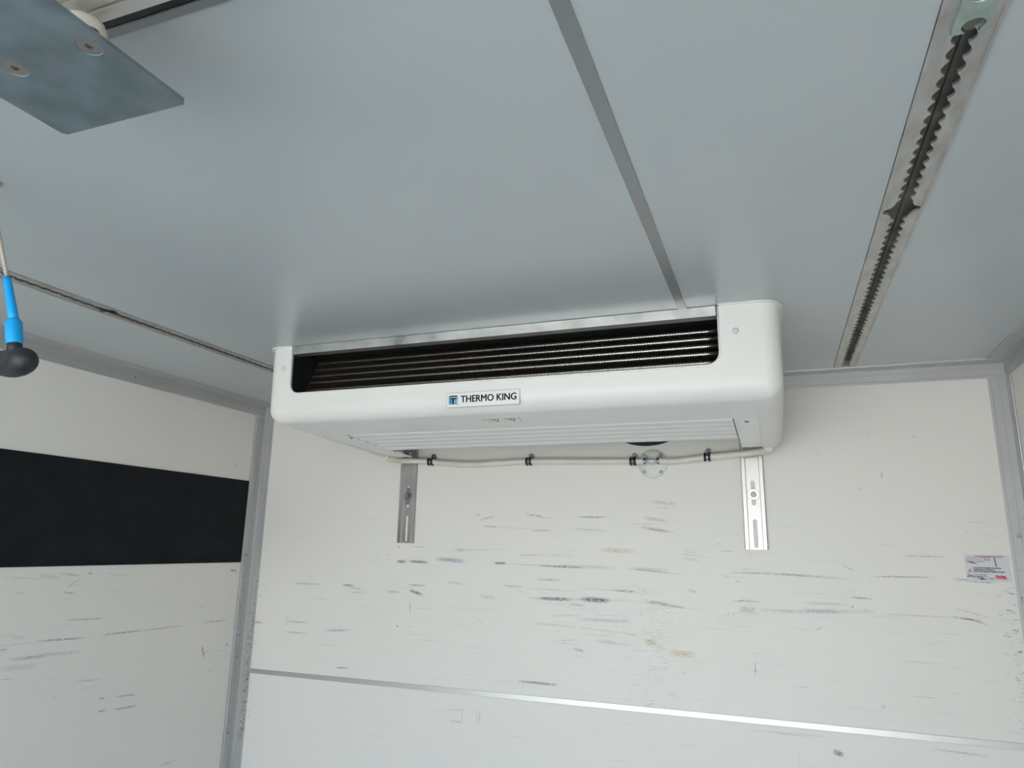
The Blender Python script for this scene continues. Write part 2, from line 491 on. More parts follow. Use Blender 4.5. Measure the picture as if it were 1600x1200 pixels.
# ---- rub marks on the walls (thin films lying on the panel surface)
BACK_MARKS = [(0.633,-0.582,0.666,-0.583,8.6,'d',0.9),(0.681,-0.581,0.75,-0.583,7.5,'d',0.9),(0.784,-0.57,0.89,-0.576,10.5,'b',0.75),(1.001,-0.579,1.038,-0.578,6.1,'d',0.9),(1.038,-0.58,1.192,-0.582,2.4,'g',0.5),(0.418,-0.67,0.46,-0.67,5.5,'d',0.9),(0.442,-0.677,0.503,-0.682,6.5,'n',0.5),(0.446,-0.693,0.499,-0.693,3.3,'n',0.6),(0.686,-0.677,0.736,-0.69,7.5,'d',0.85),(0.685,-0.66,0.745,-0.66,3.8,'g',0.9),(0.596,-0.685,0.647,-0.685,5.3,'g',0.6),(0.203,-0.671,0.326,-0.671,4.9,'b',0.6),(0.195,-0.805,0.278,-0.805,3.3,'d',0.6),(0.187,-0.841,0.282,-0.842,3.3,'d',0.6),(0.184,-0.781,0.193,-0.817,2.8,'d',0.35),(0.351,-0.827,0.457,-0.821,6.4,'b',0.6),(0.413,-0.947,0.462,-0.945,4.2,'d',0.8),(0.046,-0.815,0.084,-0.816,4.5,'d',0.6),(0.691,-0.715,0.693,-0.752,3,'n',0.7),(0.844,-1.043,0.902,-1.038,2.3,'g',0.7),(0.898,-1.035,0.897,-1.075,2.2,'g',0.7),(0.856,-1.075,0.899,-1.076,2.9,'g',0.8),(0.949,-1.036,0.951,-1.073,2.2,'g',0.6),(0.96,-1.035,0.959,-1.074,2.6,'g',0.8),(1.107,-0.42,1.165,-0.426,4.2,'g',0.7),(1.138,-0.428,1.196,-0.432,2.5,'g',0.5),(1.288,-0.428,1.372,-0.428,4.4,'d',0.5),(1.256,-0.426,1.403,-0.427,2,'g',0.4),(1.13,-0.472,1.196,-0.471,3.3,'d',0.6),(1.267,-0.464,1.382,-0.471,6,'g',0.35),(1.515,-0.378,1.599,-0.388,7.9,'g',0.4),(1.534,-0.398,1.579,-0.4,2.9,'g',0.5),(1.498,-0.429,1.563,-0.438,7.8,'g',0.5),(1.483,-0.456,1.573,-0.473,9.8,'g',0.45),(1.443,-0.447,1.543,-0.448,2.9,'g',0.4),(1.503,-0.462,1.6,-0.473,3.9,'g',0.4),(1.356,-0.529,1.466,-0.531,11.7,'y',0.45),(1.086,-0.55,1.17,-0.549,3,'r',0.4),(1.153,-0.583,1.298,-0.585,4.8,'d',0.7),(1.214,-0.58,1.401,-0.584,7.8,'g',0.35),(1.451,-0.583,1.568,-0.587,9.5,'g',0.45),(1.421,-0.582,1.615,-0.597,2.9,'g',0.45),(1.035,-0.649,1.097,-0.651,3,'g',0.8),(1.147,-0.627,1.222,-0.627,4,'n',0.5),(1.277,-0.648,1.479,-0.65,1.9,'g',0.4),(1.4,-0.651,1.465,-0.651,5.7,'d',0.45),(1.106,-0.655,1.287,-0.658,2,'g',0.45),(1.154,-0.684,1.26,-0.684,7.8,'d',0.95),(1.294,-0.68,1.383,-0.682,11.5,'d',0.9),(1.235,-0.683,1.449,-0.679,3.4,'g',0.5),(1.117,-0.684,1.171,-0.684,3,'g',0.5),(1.256,-0.697,1.304,-0.701,4.8,'d',0.45),(1.494,-0.679,1.564,-0.685,9.4,'n',0.65),(1.536,-0.685,1.608,-0.691,6.5,'g',0.6),(1.277,-0.741,1.463,-0.74,7.5,'b',0.4),(1.129,-0.76,1.277,-0.765,4.8,'y',0.4),(1.193,-0.735,1.297,-0.73,4.8,'y',0.35),(1.277,-0.765,1.476,-0.776,4.7,'y',0.35),(1.491,-0.794,1.523,-0.795,14.7,'y',0.75),(1.562,-0.82,1.636,-0.822,14.4,'y',0.65),(1.436,-0.819,1.513,-0.821,3.7,'y',0.3),(1.338,-0.799,1.397,-0.801,7.5,'n',0.3),(1.348,-0.806,1.456,-0.805,5.6,'b',0.3),(1.089,-0.937,1.215,-0.938,5.6,'d',0.75),(1.27,-0.828,1.299,-0.833,5.8,'n',0.6),(1.264,-0.851,1.297,-0.85,1.9,'g',0.5),(1.208,-0.809,1.277,-0.803,2.8,'b',0.4),(1.769,-0.687,1.809,-0.69,10.8,'w',1),(1.766,-0.689,1.815,-0.693,16.2,'n',0.25),(1.706,-0.713,1.774,-0.694,5.2,'w',0.6),(1.744,-0.587,1.828,-0.588,3.6,'g',0.5),(1.739,-0.578,1.816,-0.574,5.4,'w',0.4),(1.707,-0.596,1.779,-0.599,4.6,'w',0.4),(1.761,-0.61,1.773,-0.612,3.7,'d',0.5),(1.607,-0.537,1.654,-0.54,3.8,'g',0.4),(1.607,-0.548,1.654,-0.555,4.7,'g',0.4),(1.617,-0.529,1.647,-0.531,2.8,'g',0.4),(1.621,-0.641,1.646,-0.645,7.5,'g',0.4),(1.712,-0.503,1.719,-0.507,2.9,'d',0.6),(1.72,-0.525,1.765,-0.526,2.2,'g',0.5),(1.792,-0.529,1.827,-0.536,2.2,'g',0.5),(1.801,-0.831,1.8,-0.863,2.2,'d',0.7),(1.767,-0.664,1.828,-0.666,4.5,'g',0.6),(1.749,-0.668,1.776,-0.665,2.7,'d',0.5),(2.2,-0.528,2.302,-0.529,3.1,'r',0.7),(1.789,-0.584,1.956,-0.59,4,'g',0.55),(1.876,-0.585,2.068,-0.595,5.3,'g',0.45),(2.116,-0.586,2.271,-0.583,3.1,'d',0.5),(2.064,-0.643,2.114,-0.645,3.8,'g',0.85),(1.939,-0.663,2.054,-0.663,6.1,'g',0.4),(1.818,-0.692,2.124,-0.678,8.6,'g',0.35),(1.938,-0.682,2.028,-0.683,8.6,'b',0.25),(2.093,-0.675,2.127,-0.678,4.3,'w',0.6),(2.123,-0.683,2.312,-0.684,3.3,'g',0.4),(2.305,-0.683,2.369,-0.69,4.3,'d',0.6),(2.334,-0.684,2.378,-0.698,3.3,'g',0.7),(2.307,-0.66,2.387,-0.68,2,'g',0.6),(2.063,-0.665,2.066,-0.671,3.4,'d',0.7),(1.966,-0.734,1.984,-0.726,2.1,'d',0.6),(1.989,-1.041,2.01,-1.048,10.1,'d',0.8),(2.188,-0.886,2.242,-0.887,1.6,'g',0.6),(1.899,-0.887,1.948,-0.887,2.2,'g',0.5),(2.22,-1.01,2.35,-1.014,3.9,'g',0.45),(1.757,-1.011,1.987,-1.007,5,'g',0.25),(2.315,-0.585,2.404,-0.593,5,'g',0.8),(2.17,-0.3,2.168,-0.314,3.2,'d',0.8),(2.108,-0.342,2.109,-0.346,3.5,'d',0.8),(2.254,-0.197,2.264,-0.205,2.2,'g',0.7),(2.265,-0.197,2.253,-0.204,1.7,'g',0.5),(2.361,-0.435,2.412,-0.44,2.6,'r',0.4),(2.051,-0.559,2.074,-0.57,2.7,'g',0.7),(2.113,-0.916,2.124,-0.92,6.7,'g',0.5),(1.9,-1.057,1.898,-1.092,1.6,'g',0.4),(2.358,-0.461,2.361,-0.464,3.4,'g',0.4),(2,-0.241,2.012,-0.245,1.9,'g',0.5),(2.139,-0.193,2.147,-0.195,2.4,'g',0.5),(0.927,-0.425,0.941,-0.419,3.3,'d',0.5),(0.942,-0.438,0.993,-0.427,4.7,'g',0.6),(0.954,-0.459,1.001,-0.461,4.2,'g',0.6),(0.966,-0.461,1.125,-0.466,2.1,'g',0.35),(0.468,-0.431,0.471,-0.44,3.2,'g',0.6),(0.588,-0.564,0.593,-0.559,2.9,'d',0.7),(0.63,-0.532,0.643,-0.534,3.3,'d',0.5),(0.69,-0.531,0.74,-0.532,3.2,'g',0.5),(0.855,-0.537,0.886,-0.54,6.3,'g',0.35),(0.826,-0.541,1.037,-0.533,4.2,'g',0.3),(1.082,-0.553,1.148,-0.551,2,'r',0.5),(1.17,-0.551,1.277,-0.548,3,'g',0.3),(0.527,-0.58,0.558,-0.58,4.4,'r',0.3),(1.149,-0.625,1.235,-0.624,3,'r',0.4),(0.831,-0.646,0.883,-0.649,6.2,'n',0.45),(0.693,-0.796,0.696,-0.797,4.5,'n',0.9),(0.644,-0.796,0.649,-0.798,6.5,'n',0.9),(0.933,-0.748,0.971,-0.782,1.7,'g',0.5),(0.949,-0.685,1.006,-0.689,8.1,'g',0.35),(1.039,-0.649,1.128,-0.676,2.4,'r',0.3),(0.69,-0.735,0.763,-0.734,2.1,'r',0.4),(0.835,-0.733,1.063,-0.724,2,'r',0.25),(0.27,-0.724,0.379,-0.717,2.2,'g',0.3)]
LEFT_MARKS = [(-0.727,-0.748,-0.595,-0.754,3.3,'g',0.7),(-0.798,-0.796,-0.664,-0.802,3.9,'d',0.6),(-0.907,-0.796,-0.798,-0.797,2,'g',0.4),(-0.607,-0.8,-0.454,-0.802,3.9,'g',0.8),(-0.454,-0.802,-0.292,-0.802,3.4,'g',0.6),(-0.209,-0.801,-0.092,-0.803,5.5,'g',0.6),(-0.907,-0.805,-0.88,-0.807,3.6,'r',0.9),(-0.868,-0.833,-0.772,-0.838,6.8,'g',0.5),(-0.827,-0.831,-0.658,-0.839,7.1,'g',0.35),(-0.889,-0.854,-0.787,-0.859,11.9,'g',0.3),(-0.583,-1.013,-0.557,-1.015,3.9,'d',0.6),(-0.526,-1.019,-0.49,-1.021,3.2,'d',0.7),(-0.49,-1.021,-0.451,-1.023,4.1,'d',0.75),(-0.528,-0.983,-0.454,-0.989,4,'g',0.8),(-0.583,-0.977,-0.565,-0.982,3.5,'g',0.8),(-0.2,-0.88,-0.188,-0.915,6.4,'d',0.8),(-0.19,-0.902,-0.165,-0.895,3.2,'g',0.6),(-0.668,-0.918,-0.59,-0.924,4.1,'r',0.5),(-0.75,-0.671,-0.71,-0.678,3.4,'g',0.8),(-0.926,-0.624,-0.808,-0.634,5,'r',0.3),(-0.829,-0.622,-0.762,-0.634,8.4,'n',0.3),(-0.764,-0.62,-0.704,-0.629,5.2,'g',0.5),(-0.738,-0.659,-0.709,-0.638,3.1,'g',0.6),(-0.103,-0.628,-0.073,-0.631,6.8,'d',0.8),(-0.086,-0.885,-0.079,-0.89,4.9,'d',0.8),(-0.328,-1.223,-0.256,-1.222,3.6,'g',0.6),(-0.683,-0.621,-0.666,-0.625,3.5,'d',0.6),(-0.621,-0.626,-0.542,-0.633,2.3,'r',0.5),(-0.239,-0.744,-0.208,-0.751,2.1,'g',0.6),(-0.89,-0.663,-0.855,-0.67,4.8,'g',0.35),(-0.884,-0.879,-0.851,-0.881,2.2,'r',0.6),(-0.748,-0.894,-0.738,-0.907,1.6,'g',0.6),(-0.731,-0.947,-0.725,-0.95,3,'d',0.5),(-0.153,-0.967,-0.15,-0.97,4.5,'d',0.8),(-0.134,-0.25,-0.13,-0.252,6.2,'d',1),(-0.603,-0.669,-0.545,-0.682,2.2,'g',0.4),(-0.904,-0.771,-0.854,-0.775,3.3,'g',0.3),(-0.87,-0.78,-0.835,-0.782,5,'g',0.3)]

CC = {'d': (0.06, 0.07, 0.085), 'b': (0.08, 0.34, 0.60), 'g': (0.22, 0.22, 0.21), 'y': (0.66, 0.48, 0.14), 'n': (0.28, 0.23, 0.18), 'w': (0.95, 0.90, 0.85), 'r': (0.36, 0.20, 0.18)}
KK = {'d': 0.95, 'b': 0.8, 'g': 0.7, 'y': 0.75, 'n': 0.7, 'w': 0.8, 'r': 0.6}
def marks(name, parent, rows, plane, off=0.0006):
    vs, fs, uvs, cols = [], [], [], []
    org = ORG[parent.name]
    for (a0, z0, a1, z1, wmm, ck, al) in rows:
        d = Vector((a1 - a0, z1 - z0))
        if d.length < 1e-5: d = Vector((0.002, 0))
        n = Vector((-d.y, d.x)).normalized() * (wmm * 0.0005 * 1.6)
        e = d.normalized() * min(0.004, 0.15 * d.length)
        A = Vector((a0, z0)) - e; B = Vector((a1, z1)) + e
        k = len(vs)
        off += 1.5e-6
        for q in (A - n, B - n, B + n, A + n):
            if plane == 'y': vs.append((q.x - org.x, -off - org.y, q.y + CZ - org.z))
            elif plane == 'x': vs.append((off - org.x, q.x - org.y, q.y + CZ - org.z))
            elif plane == 'X': vs.append((W - off - org.x, q.x - org.y, q.y + CZ - org.z))
        fs.append((k, k + 1, k + 2, k + 3))
        uvs += [(0, 0), (1, 0), (1, 1), (0, 1)]
        cols += [(*CC[ck], al * KK[ck])] * 4
    me = bpy.data.meshes.new(name)
    me.from_pydata(vs, [], fs)
    uvl = me.uv_layers.new(name='UVMap')
    for i, u in enumerate(uvs): uvl.data[i].uv = u
    ca = me.color_attributes.new('mark_color', 'FLOAT_COLOR', 'CORNER')
    for i, c_ in enumerate(cols): ca.data[i].color = c_
    me.materials.append(M['scuff'])
    o = bpy.data.objects.new(name, me)
    COL.objects.link(o); o.parent = parent
    ORG[o.name] = org
    o['kind'] = 'stuff'
    return o
rnd = random.Random(4)
extra = []
# white scratch bundle right of centre, below the unit
for i in range(140):
    z = -rnd.uniform(0.64, 0.98); x = rnd.gauss(1.50, 0.035); l = rnd.uniform(0.01, 0.045)
    extra.append((x, z, x + l, z - rnd.uniform(0, 0.002), rnd.uniform(0.8, 1.8), 'w', rnd.uniform(0.3, 0.8)))
for i in range(30):
    z = -rnd.uniform(0.62, 0.80); x = rnd.uniform(1.40, 1.52); l = rnd.uniform(0.01, 0.03)
    extra.append((x, z, x + l, z, rnd.uniform(0.8, 1.6), 'g', rnd.uniform(0.2, 0.5)))
# faint long rubs
for i in range(190):
    z = -0.40 - 0.56 * rnd.random() ** 0.8; x = rnd.uniform(0.15, 2.4); l = rnd.uniform(0.02, 0.14)
    extra.append((x, z, x + l, z + rnd.uniform(-0.004, 0.002), rnd.uniform(1.0, 3.5), rnd.choice('ggggnrgy'), rnd.uniform(0.08, 0.22)))
for i in range(40):
    z = -rnd.uniform(1.0, 1.2); x = rnd.uniform(0.4, 2.3); l = rnd.uniform(0.01, 0.10)
    extra.append((x, z, x + l, z + rnd.uniform(-0.004, 0.002), rnd.uniform(0.8, 2.0), rnd.choice('gggn'), rnd.uniform(0.1, 0.35)))
# short ticks beside the left corner trim
for i in range(26):
    z = -rnd.uniform(0.6, 1.15); x = 0.049 + rnd.random() * 0.008
    extra.append((x, z, x + rnd.uniform(0.003, 0.011), z, rnd.uniform(1, 2.5), 'd', rnd.uniform(0.3, 0.8)))
# grime beside the right corner trim
for i in range(110):
    z = -rnd.uniform(0.60, 0.96); x = 2.452 - abs(rnd.gauss(0, 0.018)); l = rnd.uniform(0.003, 0.014)
    extra.append((x - l, z + rnd.uniform(0, 0.003), x, z, rnd.uniform(0.8, 3), rnd.choice('dgg'), rnd.uniform(0.2, 0.65)))
marks('scuff_marks', wall_back, BACK_MARKS + extra, 'y')
extra = []
for i in range(70):
    y = rnd.uniform(-0.75, -0.06); z = -rnd.uniform(0.62, 1.0)
    extra.append((y, z, y + rnd.uniform(0.01, 0.06), z + rnd.uniform(-0.001, 0.002), rnd.uniform(0.8, 2.5), rnd.choice('ggrn'), rnd.uniform(0.08, 0.3)))
marks('scuff_marks', wall_left, LEFT_MARKS + extra, 'x')
# dirt on the corner trims
tg = []
for i in range(230):
    z = -0.60 - 0.62 * rnd.random() ** 0.6; x = rnd.uniform(0.022, 0.043)
    tg.append((x, z, x + rnd.uniform(0.003, 0.014), z + rnd.uniform(-.001, .001), rnd.uniform(1.0, 3.5), rnd.choice('ddgn'), rnd.uniform(0.25, 0.85)))
marks('grime', bpy.data.objects['trim_4'], tg, 'y', off=T + 0.0003)
tg = []
for i in range(110):
    z = -0.55 - 0.65 * rnd.random() ** 0.8; y = rnd.uniform(-0.049, -0.030) + 0.006 * (rnd.random() < .3)
    tg.append((y, z, y + rnd.uniform(0.003, 0.012), z, rnd.uniform(1.0, 4), rnd.choice('ddgn'), rnd.uniform(0.3, 0.9)))
marks('grime', bpy.data.objects['trim_4'], tg, 'x', off=T + 0.0003)
tg = []
for i in range(140):
    z = -0.42 - 0.55 * rnd.random() ** 0.6; x = rnd.uniform(2.458, 2.492)
    tg.append((x, z, x + rnd.uniform(0.003, 0.014), z + rnd.uniform(-.003, .003), rnd.uniform(1.0, 6), rnd.choice('ddgn'), rnd.uniform(0.25, 0.85)))
marks('grime', bpy.data.objects['trim_5'], tg, 'y', off=T + 0.0003)

# ---- black mat strip on the left wall
mat_ = MB().box(0.0006, 0.004, REAR + 0.1, -0.056, -0.6006, -0.2995).build('rubber_mat', 'rubber_mat', bevel=0.001)
tag(mat_, 'long black rubber mat fixed flat to the white left wall', 'mat')

# ================================================================== lashing rails in the ceiling
def lashing_rail(x0, x1, cx, notch_y, label, phase, wide=1.0):
    yA, yB = -1.70, -0.062
    t = thing('lashing_rail', label, 'rail', ((x0 + x1) / 2, (yA + yB) / 2, 0), 'toothed lashing rails in the ceiling')
    pitch = 0.0250
    def half(y):
        # scalloped slot edge: shallow saw-like scoops, one per pitch
        u = ((y - phase) / pitch) % 1.0
        s_ = 0.0064 + 0.0072 * max(0.0, math.sin(math.pi * min(1.0, u / 0.92))) ** 0.8 * (0.55 + 0.45 * u)
        d = abs(y - notch_y)
        if d < 0.034:
            flare = 0.0075 + 0.013 * (1 - d / 0.034)
            lobe = 0.0150 + math.sqrt(max(0.0, 0.0110 ** 2 - d * d)) if d < 0.0110 else 0
            s_ = max(s_, flare, lobe)
        return s_ * wide
    n = int((yB - yA) / pitch * 16)
    ys = [yA + (yB - yA) * i / n for i in range(n + 1)]
    for side in (-1, 1):
        mb = MB()
        edge = x0 + 0.0008 if side < 0 else x1 - 0.0008
        vs = []
        for y in ys:
            xi = cx + side * half(y)
            vs += [(edge, y, -0.0012), (xi, y, -0.0012), (xi, y, 0.0025), (edge, y, 0.0025)]
        fs = []
        for i in range(n):
            a = 4 * i; b = a + 4
            fs += [(a, a + 1, b + 1, b), (a + 1, a + 2, b + 2, b + 1), (a + 2, a + 3, b + 3, b + 2), (a + 3, a, b, b + 3)]
        fs += [(0, 1, 2, 3), (4 * n, 4 * n + 3, 4 * n + 2, 4 * n + 1)]
        mb.add(vs, fs)
        # raised rounded border along the outer edge
        e0, e1 = sorted((edge, edge - side * 0.004))
        mb.box(e0, e1, yA, yB, -0.0022, -0.0012)
        mb.build('face_plate', 'rail', t)
    ch = MB()
    ch.box(x0 + 0.001, x1 - 0.001, yA, yB, 0.019, 0.0215)
    ch.box(x0 + 0.001, cx - 0.027, yA, yB, 0.0025, 0.019)
    ch.box(cx + 0.014 if x1 - cx < 0.03 and False else min(cx + 0.027, x1 - 0.002), x1 - 0.001, yA, yB, 0.0025, 0.019)
    ch.box(cx + 0.0035, min(cx + 0.027, x1 - 0.002), yA, yB, 0.015, 0.019)
    ch.build('channel', 'channel', t)
    MB().box(x0 + 0.001, x1 - 0.001, yB, yB + 0.003, -0.0008, 0.0215).build('end_cap', 'rail', t)
    return t
lashing_rail(RR0, RR1, 2.0955, -1.073, 'scalloped metal lashing rail across the ceiling, right of the cooling unit', -1.462 + 0.0)
lashing_rail(RL0, RL1, 0.4365, -1.085, 'scalloped metal lashing rail in the ceiling above the black mat wall, left', -1.302, 0.8)

# zinc stop fitting clipped into the right rail
t = thing('rail_stop', 'small greenish zinc fitting with two holes clipped into the right ceiling rail', 'fitting', (2.096, -1.55, -0.01))
o = MB().box(2.080, 2.112, -1.625, -1.487, -0.0065, -0.0025).build('plate', 'greenzinc', t)
boolean(o, [MB().lathe((2.0985, -1.4965, -0.01), (0, 0, 1), [(0, 0.0112), (0.02, 0.0112)], 24), MB().lathe((2.0965, -1.541, -0.01), (0, 0, 1), [(0, 0.0105), (0.02, 0.0105)], 24)])
sd = MB().box(2.0795, 2.0815, -1.625, -1.487, -0.0025, 0.0).box(2.1105, 2.1125, -1.625, -1.487, -0.0025, 0.0)
sd.build('side_flange', 'greenzinc', t)
MB().lathe((2.1000, -1.4925, 0.0005), (0, 0, 1), [(0, 0.0105), (0.006, 0.0105), (0.007, 0.004)], 20).build('stud', 'channel', t)

# ================================================================== evaporator unit
ev = thing('evaporator_unit', 'long white ceiling cooling unit with an open dark coil front, below the ceiling', 'cooling unit', (1.25, -0.40, -0.24))
XL, XR, YF, YB = 0.592, 1.916, -0.708, -0.095
# outer hull with a gently falling underside
def hull(prof, x0, x1, r):
    """extruded side profile with rounded front corners and rounded lower edges, returned as an MB"""
    mb = MB().prism(prof, 'x', x0, x1)
    me = bpy.data.meshes.new('hull')
    me.from_pydata(mb.v, [], mb.f)
    bm = bmesh.new(); bm.from_mesh(me)
    bmesh.ops.recalc_face_normals(bm, faces=bm.faces)
    yf = min(p_[0] for p_ in prof) + 0.02
    zl = -0.19
    es = []
    for e in bm.edges:
        a, b = e.verts[0].co, e.verts[1].co
        same = abs(a.x - b.x) < 1e-4
        front = a.y < yf and b.y < yf
        low = a.z < zl and b.z < zl
        if (front and same) or (front and low) or (same and low): es.append(e)
    bmesh.ops.bevel(bm, geom=es, offset=r, segments=8, affect='EDGES', profile=0.5, clamp_overlap=True)
    bm.verts.ensure_lookup_table()
    out = MB()
    out.add([tuple(v.co) for v in bm.verts], [tuple(v.index for v in f.verts) for f in bm.faces], True)
    bm.free(); bpy.data.meshes.remove(me)
    return out
prof = [(YF, -0.0035), (YF + 0.002, -0.10), (YF + 0.006, -0.208), (YB, -0.236), (YB, -0.0035)]
prof = [(YF, -0.0035), (YF + 0.006, -0.208), (YB, -0.236), (YB, -0.0035)]
cover = hull(prof, XL, XR, 0.040).build('cover', 'shell', ev)
inner = hull([(YF + 0.007, 0.02), (YF + 0.013, -0.2015), (YB + 0.02, -0.2295), (YB + 0.02, 0.02)], XL + 0.007, XR - 0.007, 0.034)
wx0, wx1, wz = 0.672, 1.791, -0.1335
r_ = 0.028
win = [(wx0, 0.03)] + [(wx0 + r_ - r_ * math.cos(math.radians(a)), wz + r_ - r_ * math.sin(math.radians(a))) for a in range(0, 91, 10)] \
    + [(wx1 - r_ + r_ * math.sin(math.radians(a)), wz + r_ - r_ * math.cos(math.radians(a))) for a in range(0, 91, 10)] + [(wx1, 0.03)]
window = MB().prism(win, 'y', YF - 0.05, YF + 0.06)
# recess of the underside behind the front strip, and the open back between the two wings
recess = MB().prism([(0.640, -0.27), (1.862, -0.27), (1.862, -0.2215), (0.640, -0.2215)], 'y', -0.395, YB - 0.20)
pan_hole = MB().box(0.722, 1.802, -0.495, 0.0, -0.27, -0.18)
back_hole = MB().box(0.650, 1.852, -0.19, 0.0, -0.27, -0.15)
bevelled_recess = MB().prism([(-0.505, -0.2130), (-0.495, -0.2130), (-0.05, -0.2325), (-0.05, -0.28), (-0.505, -0.28)], 'x', 0.642, 1.860)
boolean(cover, [inner, window, bevelled_recess, pan_hole])
for pl in cover.data.polygons: pl.use_smooth = True
bpy.context.view_layer.objects.active = cover
try:
    cover.data.set_sharp_from_angle(angle=math.radians(28))
except Exception: pass

# thin flange along the top rim against the ceiling
fl = MB()
def rim(x0, x1, y0, y1, r, out, z0, z1, ends):
    pass
pts_out = []
R0 = 0.040
def rim_path(off):
    p_ = [(wx0 - 0.001, YF - off + 0.003)]
    cxl, cyl = XL + R0, YF + R0
    for a in range(90, 181, 10):
        aa = math.radians(a)
        p_.append((cxl + (R0 + off) * math.cos(aa), cyl - (R0 + off) * math.sin(aa)))
    p_.append((XL - off, YB - 0.01))
    return p_
def rim_solid(mirror):
    a = rim_path(0.007); b = rim_path(-0.004)
    if mirror:
        mxx = XL + XR
        a = [(mxx - x, y) for x, y in a]; b = [(mxx - x, y) for x, y in b]
        a[0] = (wx1 + 0.001, a[0][1]); b[0] = (wx1 + 0.001, b[0][1])
    n = len(a)
    vs = [(x, y, -0.0005) for x, y in a] + [(x, y, -0.0005) for x, y in b] + [(x, y, -0.004) for x, y in a] + [(x, y, -0.004) for x, y in b]
    fs = []
    for i in range(n - 1):
        fs += [(i, i + 1, n + i + 1, n + i), (2 * n + i, 3 * n + i, 3 * n + i + 1, 2 * n + i + 1), (i, 2 * n + i, 2 * n + i + 1, i + 1), (n + i, n + i + 1, 3 * n + i + 1, 3 * n + i)]
    fs += [(0, n, 3 * n, 2 * n), (n - 1, 3 * n - 1, 4 * n - 1, 2 * n - 1)]
    return MB().add(vs, fs)
rim_solid(False).build('rim_flange', 'shell', ev)
rim_solid(True).build('rim_flange', 'shell', ev)
# raised bead around the window opening
bead = []
for x, z in win[1:-1]: bead.append((x, YF + 0.0002 + (-z) * 0.029, z))
bead = [(wx0, YF + 0.0004, -0.004)] + bead + [(wx1, YF + 0.0004, -0.004)]
MB().tube(bead, 0.0022, 8).build('window_bead', 'shell', ev)

# galvanised lintel across the top of the opening
lt = MB().box(wx0 - 0.004, 1.787, YF + 0.002, YF + 0.004, -0.0225, -0.001).box(wx0 - 0.004, 1.787, YF + 0.002, YF + 0.03, -0.0235, -0.0215)
lt.build('lintel_sheet', 'galv', ev, bevel=0.0004)
MB().box(1.79, 1.868, YF - 0.006, YF + 0.02, -0.0012, 0.0).build('mounting_flange', 'galv', ev)

# air duct walls behind the opening
d = MB()
d.box(wx0 - 0.003, wx0, YF + 0.011, -0.50, -0.185, -0.0015)
d.box(1.795, 1.798, YF + 0.011, -0.50, -0.185, -0.0015)
d.box(wx0 - 0.003, 1.798, YF + 0.011, -0.50, -0.004, -0.0015)
d.box(wx0 - 0.003, 1.798, YF + 0.011, -0.50, -0.150, -0.146)
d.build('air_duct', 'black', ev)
# slanted coil block: fins joined, tubes apart
def coil_y(z): return -0.588 - 0.512 * abs(z)
fins = MB()
nf = 290
for i in range(nf):
    x = wx0 + 0.003 + (1.790 - wx0 - 0.003) * i / (nf - 1)
    vs = []
    for dx in (-0.0005, 0.0005):
        vs += [(x + dx, coil_y(-0.006) + 0.004, -0.006), (x + dx, coil_y(-0.140) + 0.004, -0.140), (x + dx, coil_y(-0.140) + 0.03, -0.150), (x + dx, coil_y(-0.006) + 0.03, -0.006)]
    fins.add(vs, [(0, 1, 2, 3), (7, 6, 5, 4), (0, 4, 5, 1), (1, 5, 6, 2), (3, 2, 6, 7), (0, 3, 7, 4)])
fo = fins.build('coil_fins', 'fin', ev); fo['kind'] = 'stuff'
bk = MB().add([(wx0, coil_y(-0.004) + 0.028, -0.005), (1.795, coil_y(-0.004) + 0.028, -0.005), (1.795, coil_y(-0.145) + 0.028, -0.145), (wx0, coil_y(-0.145) + 0.028, -0.145),
    (wx0, coil_y(-0.004) + 0.034, -0.005), (1.795, coil_y(-0.004) + 0.034, -0.005), (1.795, coil_y(-0.145) + 0.034, -0.145), (wx0, coil_y(-0.145) + 0.034, -0.145)],
    [(0, 1, 2, 3), (7, 6, 5, 4), (0, 4, 5, 1), (1, 5, 6, 2), (2, 6, 7, 3), (3, 7, 4, 0)])
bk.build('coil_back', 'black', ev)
for z in (-0.0229, -0.0442, -0.0655, -0.0868, -0.1110):
    npt = 30
    pts, rad = [], []
    for i in range(npt):
        x = wx0 + 0.003 + (1.790 - wx0 - 0.003) * i / (npt - 1)
        pts.append((x, coil_y(z) + 0.0110, z)); rad.append(0.0052)
    tb = MB().tube(pts, rad, 16)
    tb.build('coil_tube', 'tube', ev)

# ribbed drain pan under the unit
prof = [(-0.500, -0.2120), (-0.497, -0.2160)]
y = -0.497; z = -0.2160
for k in range(4):
    prof += [(y + 0.005, z - 0.0030), (y + 0.036, z - 0.0050), (y + 0.043, z - 0.0005)]
    y += 0.0490; z -= 0.0026
prof += [(y, z), (y + 0.006, z - 0.004), (y + 0.030, z - 0.005), (y + 0.046, z + 0.001), (y + 0.050, z + 0.010), (y + 0.050, z + 0.045), (-0.500, -0.19)]
MB().prism(prof, 'x', 0.735, 1.800).build('drain_pan', 'pan', ev, bevel=0.001)
# end plates of the pan with their screws
for x0, x1, sx_, ye in ((0.643, 0.722, 0.7125, -0.20), (1.802, 1.859, 1.830, -0.252)):
    zk = -0.2155 - 0.0135 * (ye + 0.494) / 0.294
    MB().prism([(-0.494, -0.2155), (ye, zk), (ye, zk + 0.008), (-0.494, -0.2075)], 'x', x0, x1).build('end_plate', 'shell', ev)
    ep = bpy.data.objects[sorted(o_.name for o_ in bpy.data.objects if o_.name.startswith('end_plate'))[-1]]
    sc = MB().lathe((sx_ if sx_ > 1 else 0.712, -0.455, -0.2168), (0, 0.05, -1), [(0, 0.0055), (0.0015, 0.0055), (0.003, 0.003)], 14)
    sc.build('screw', 'bolt_dark', ep)
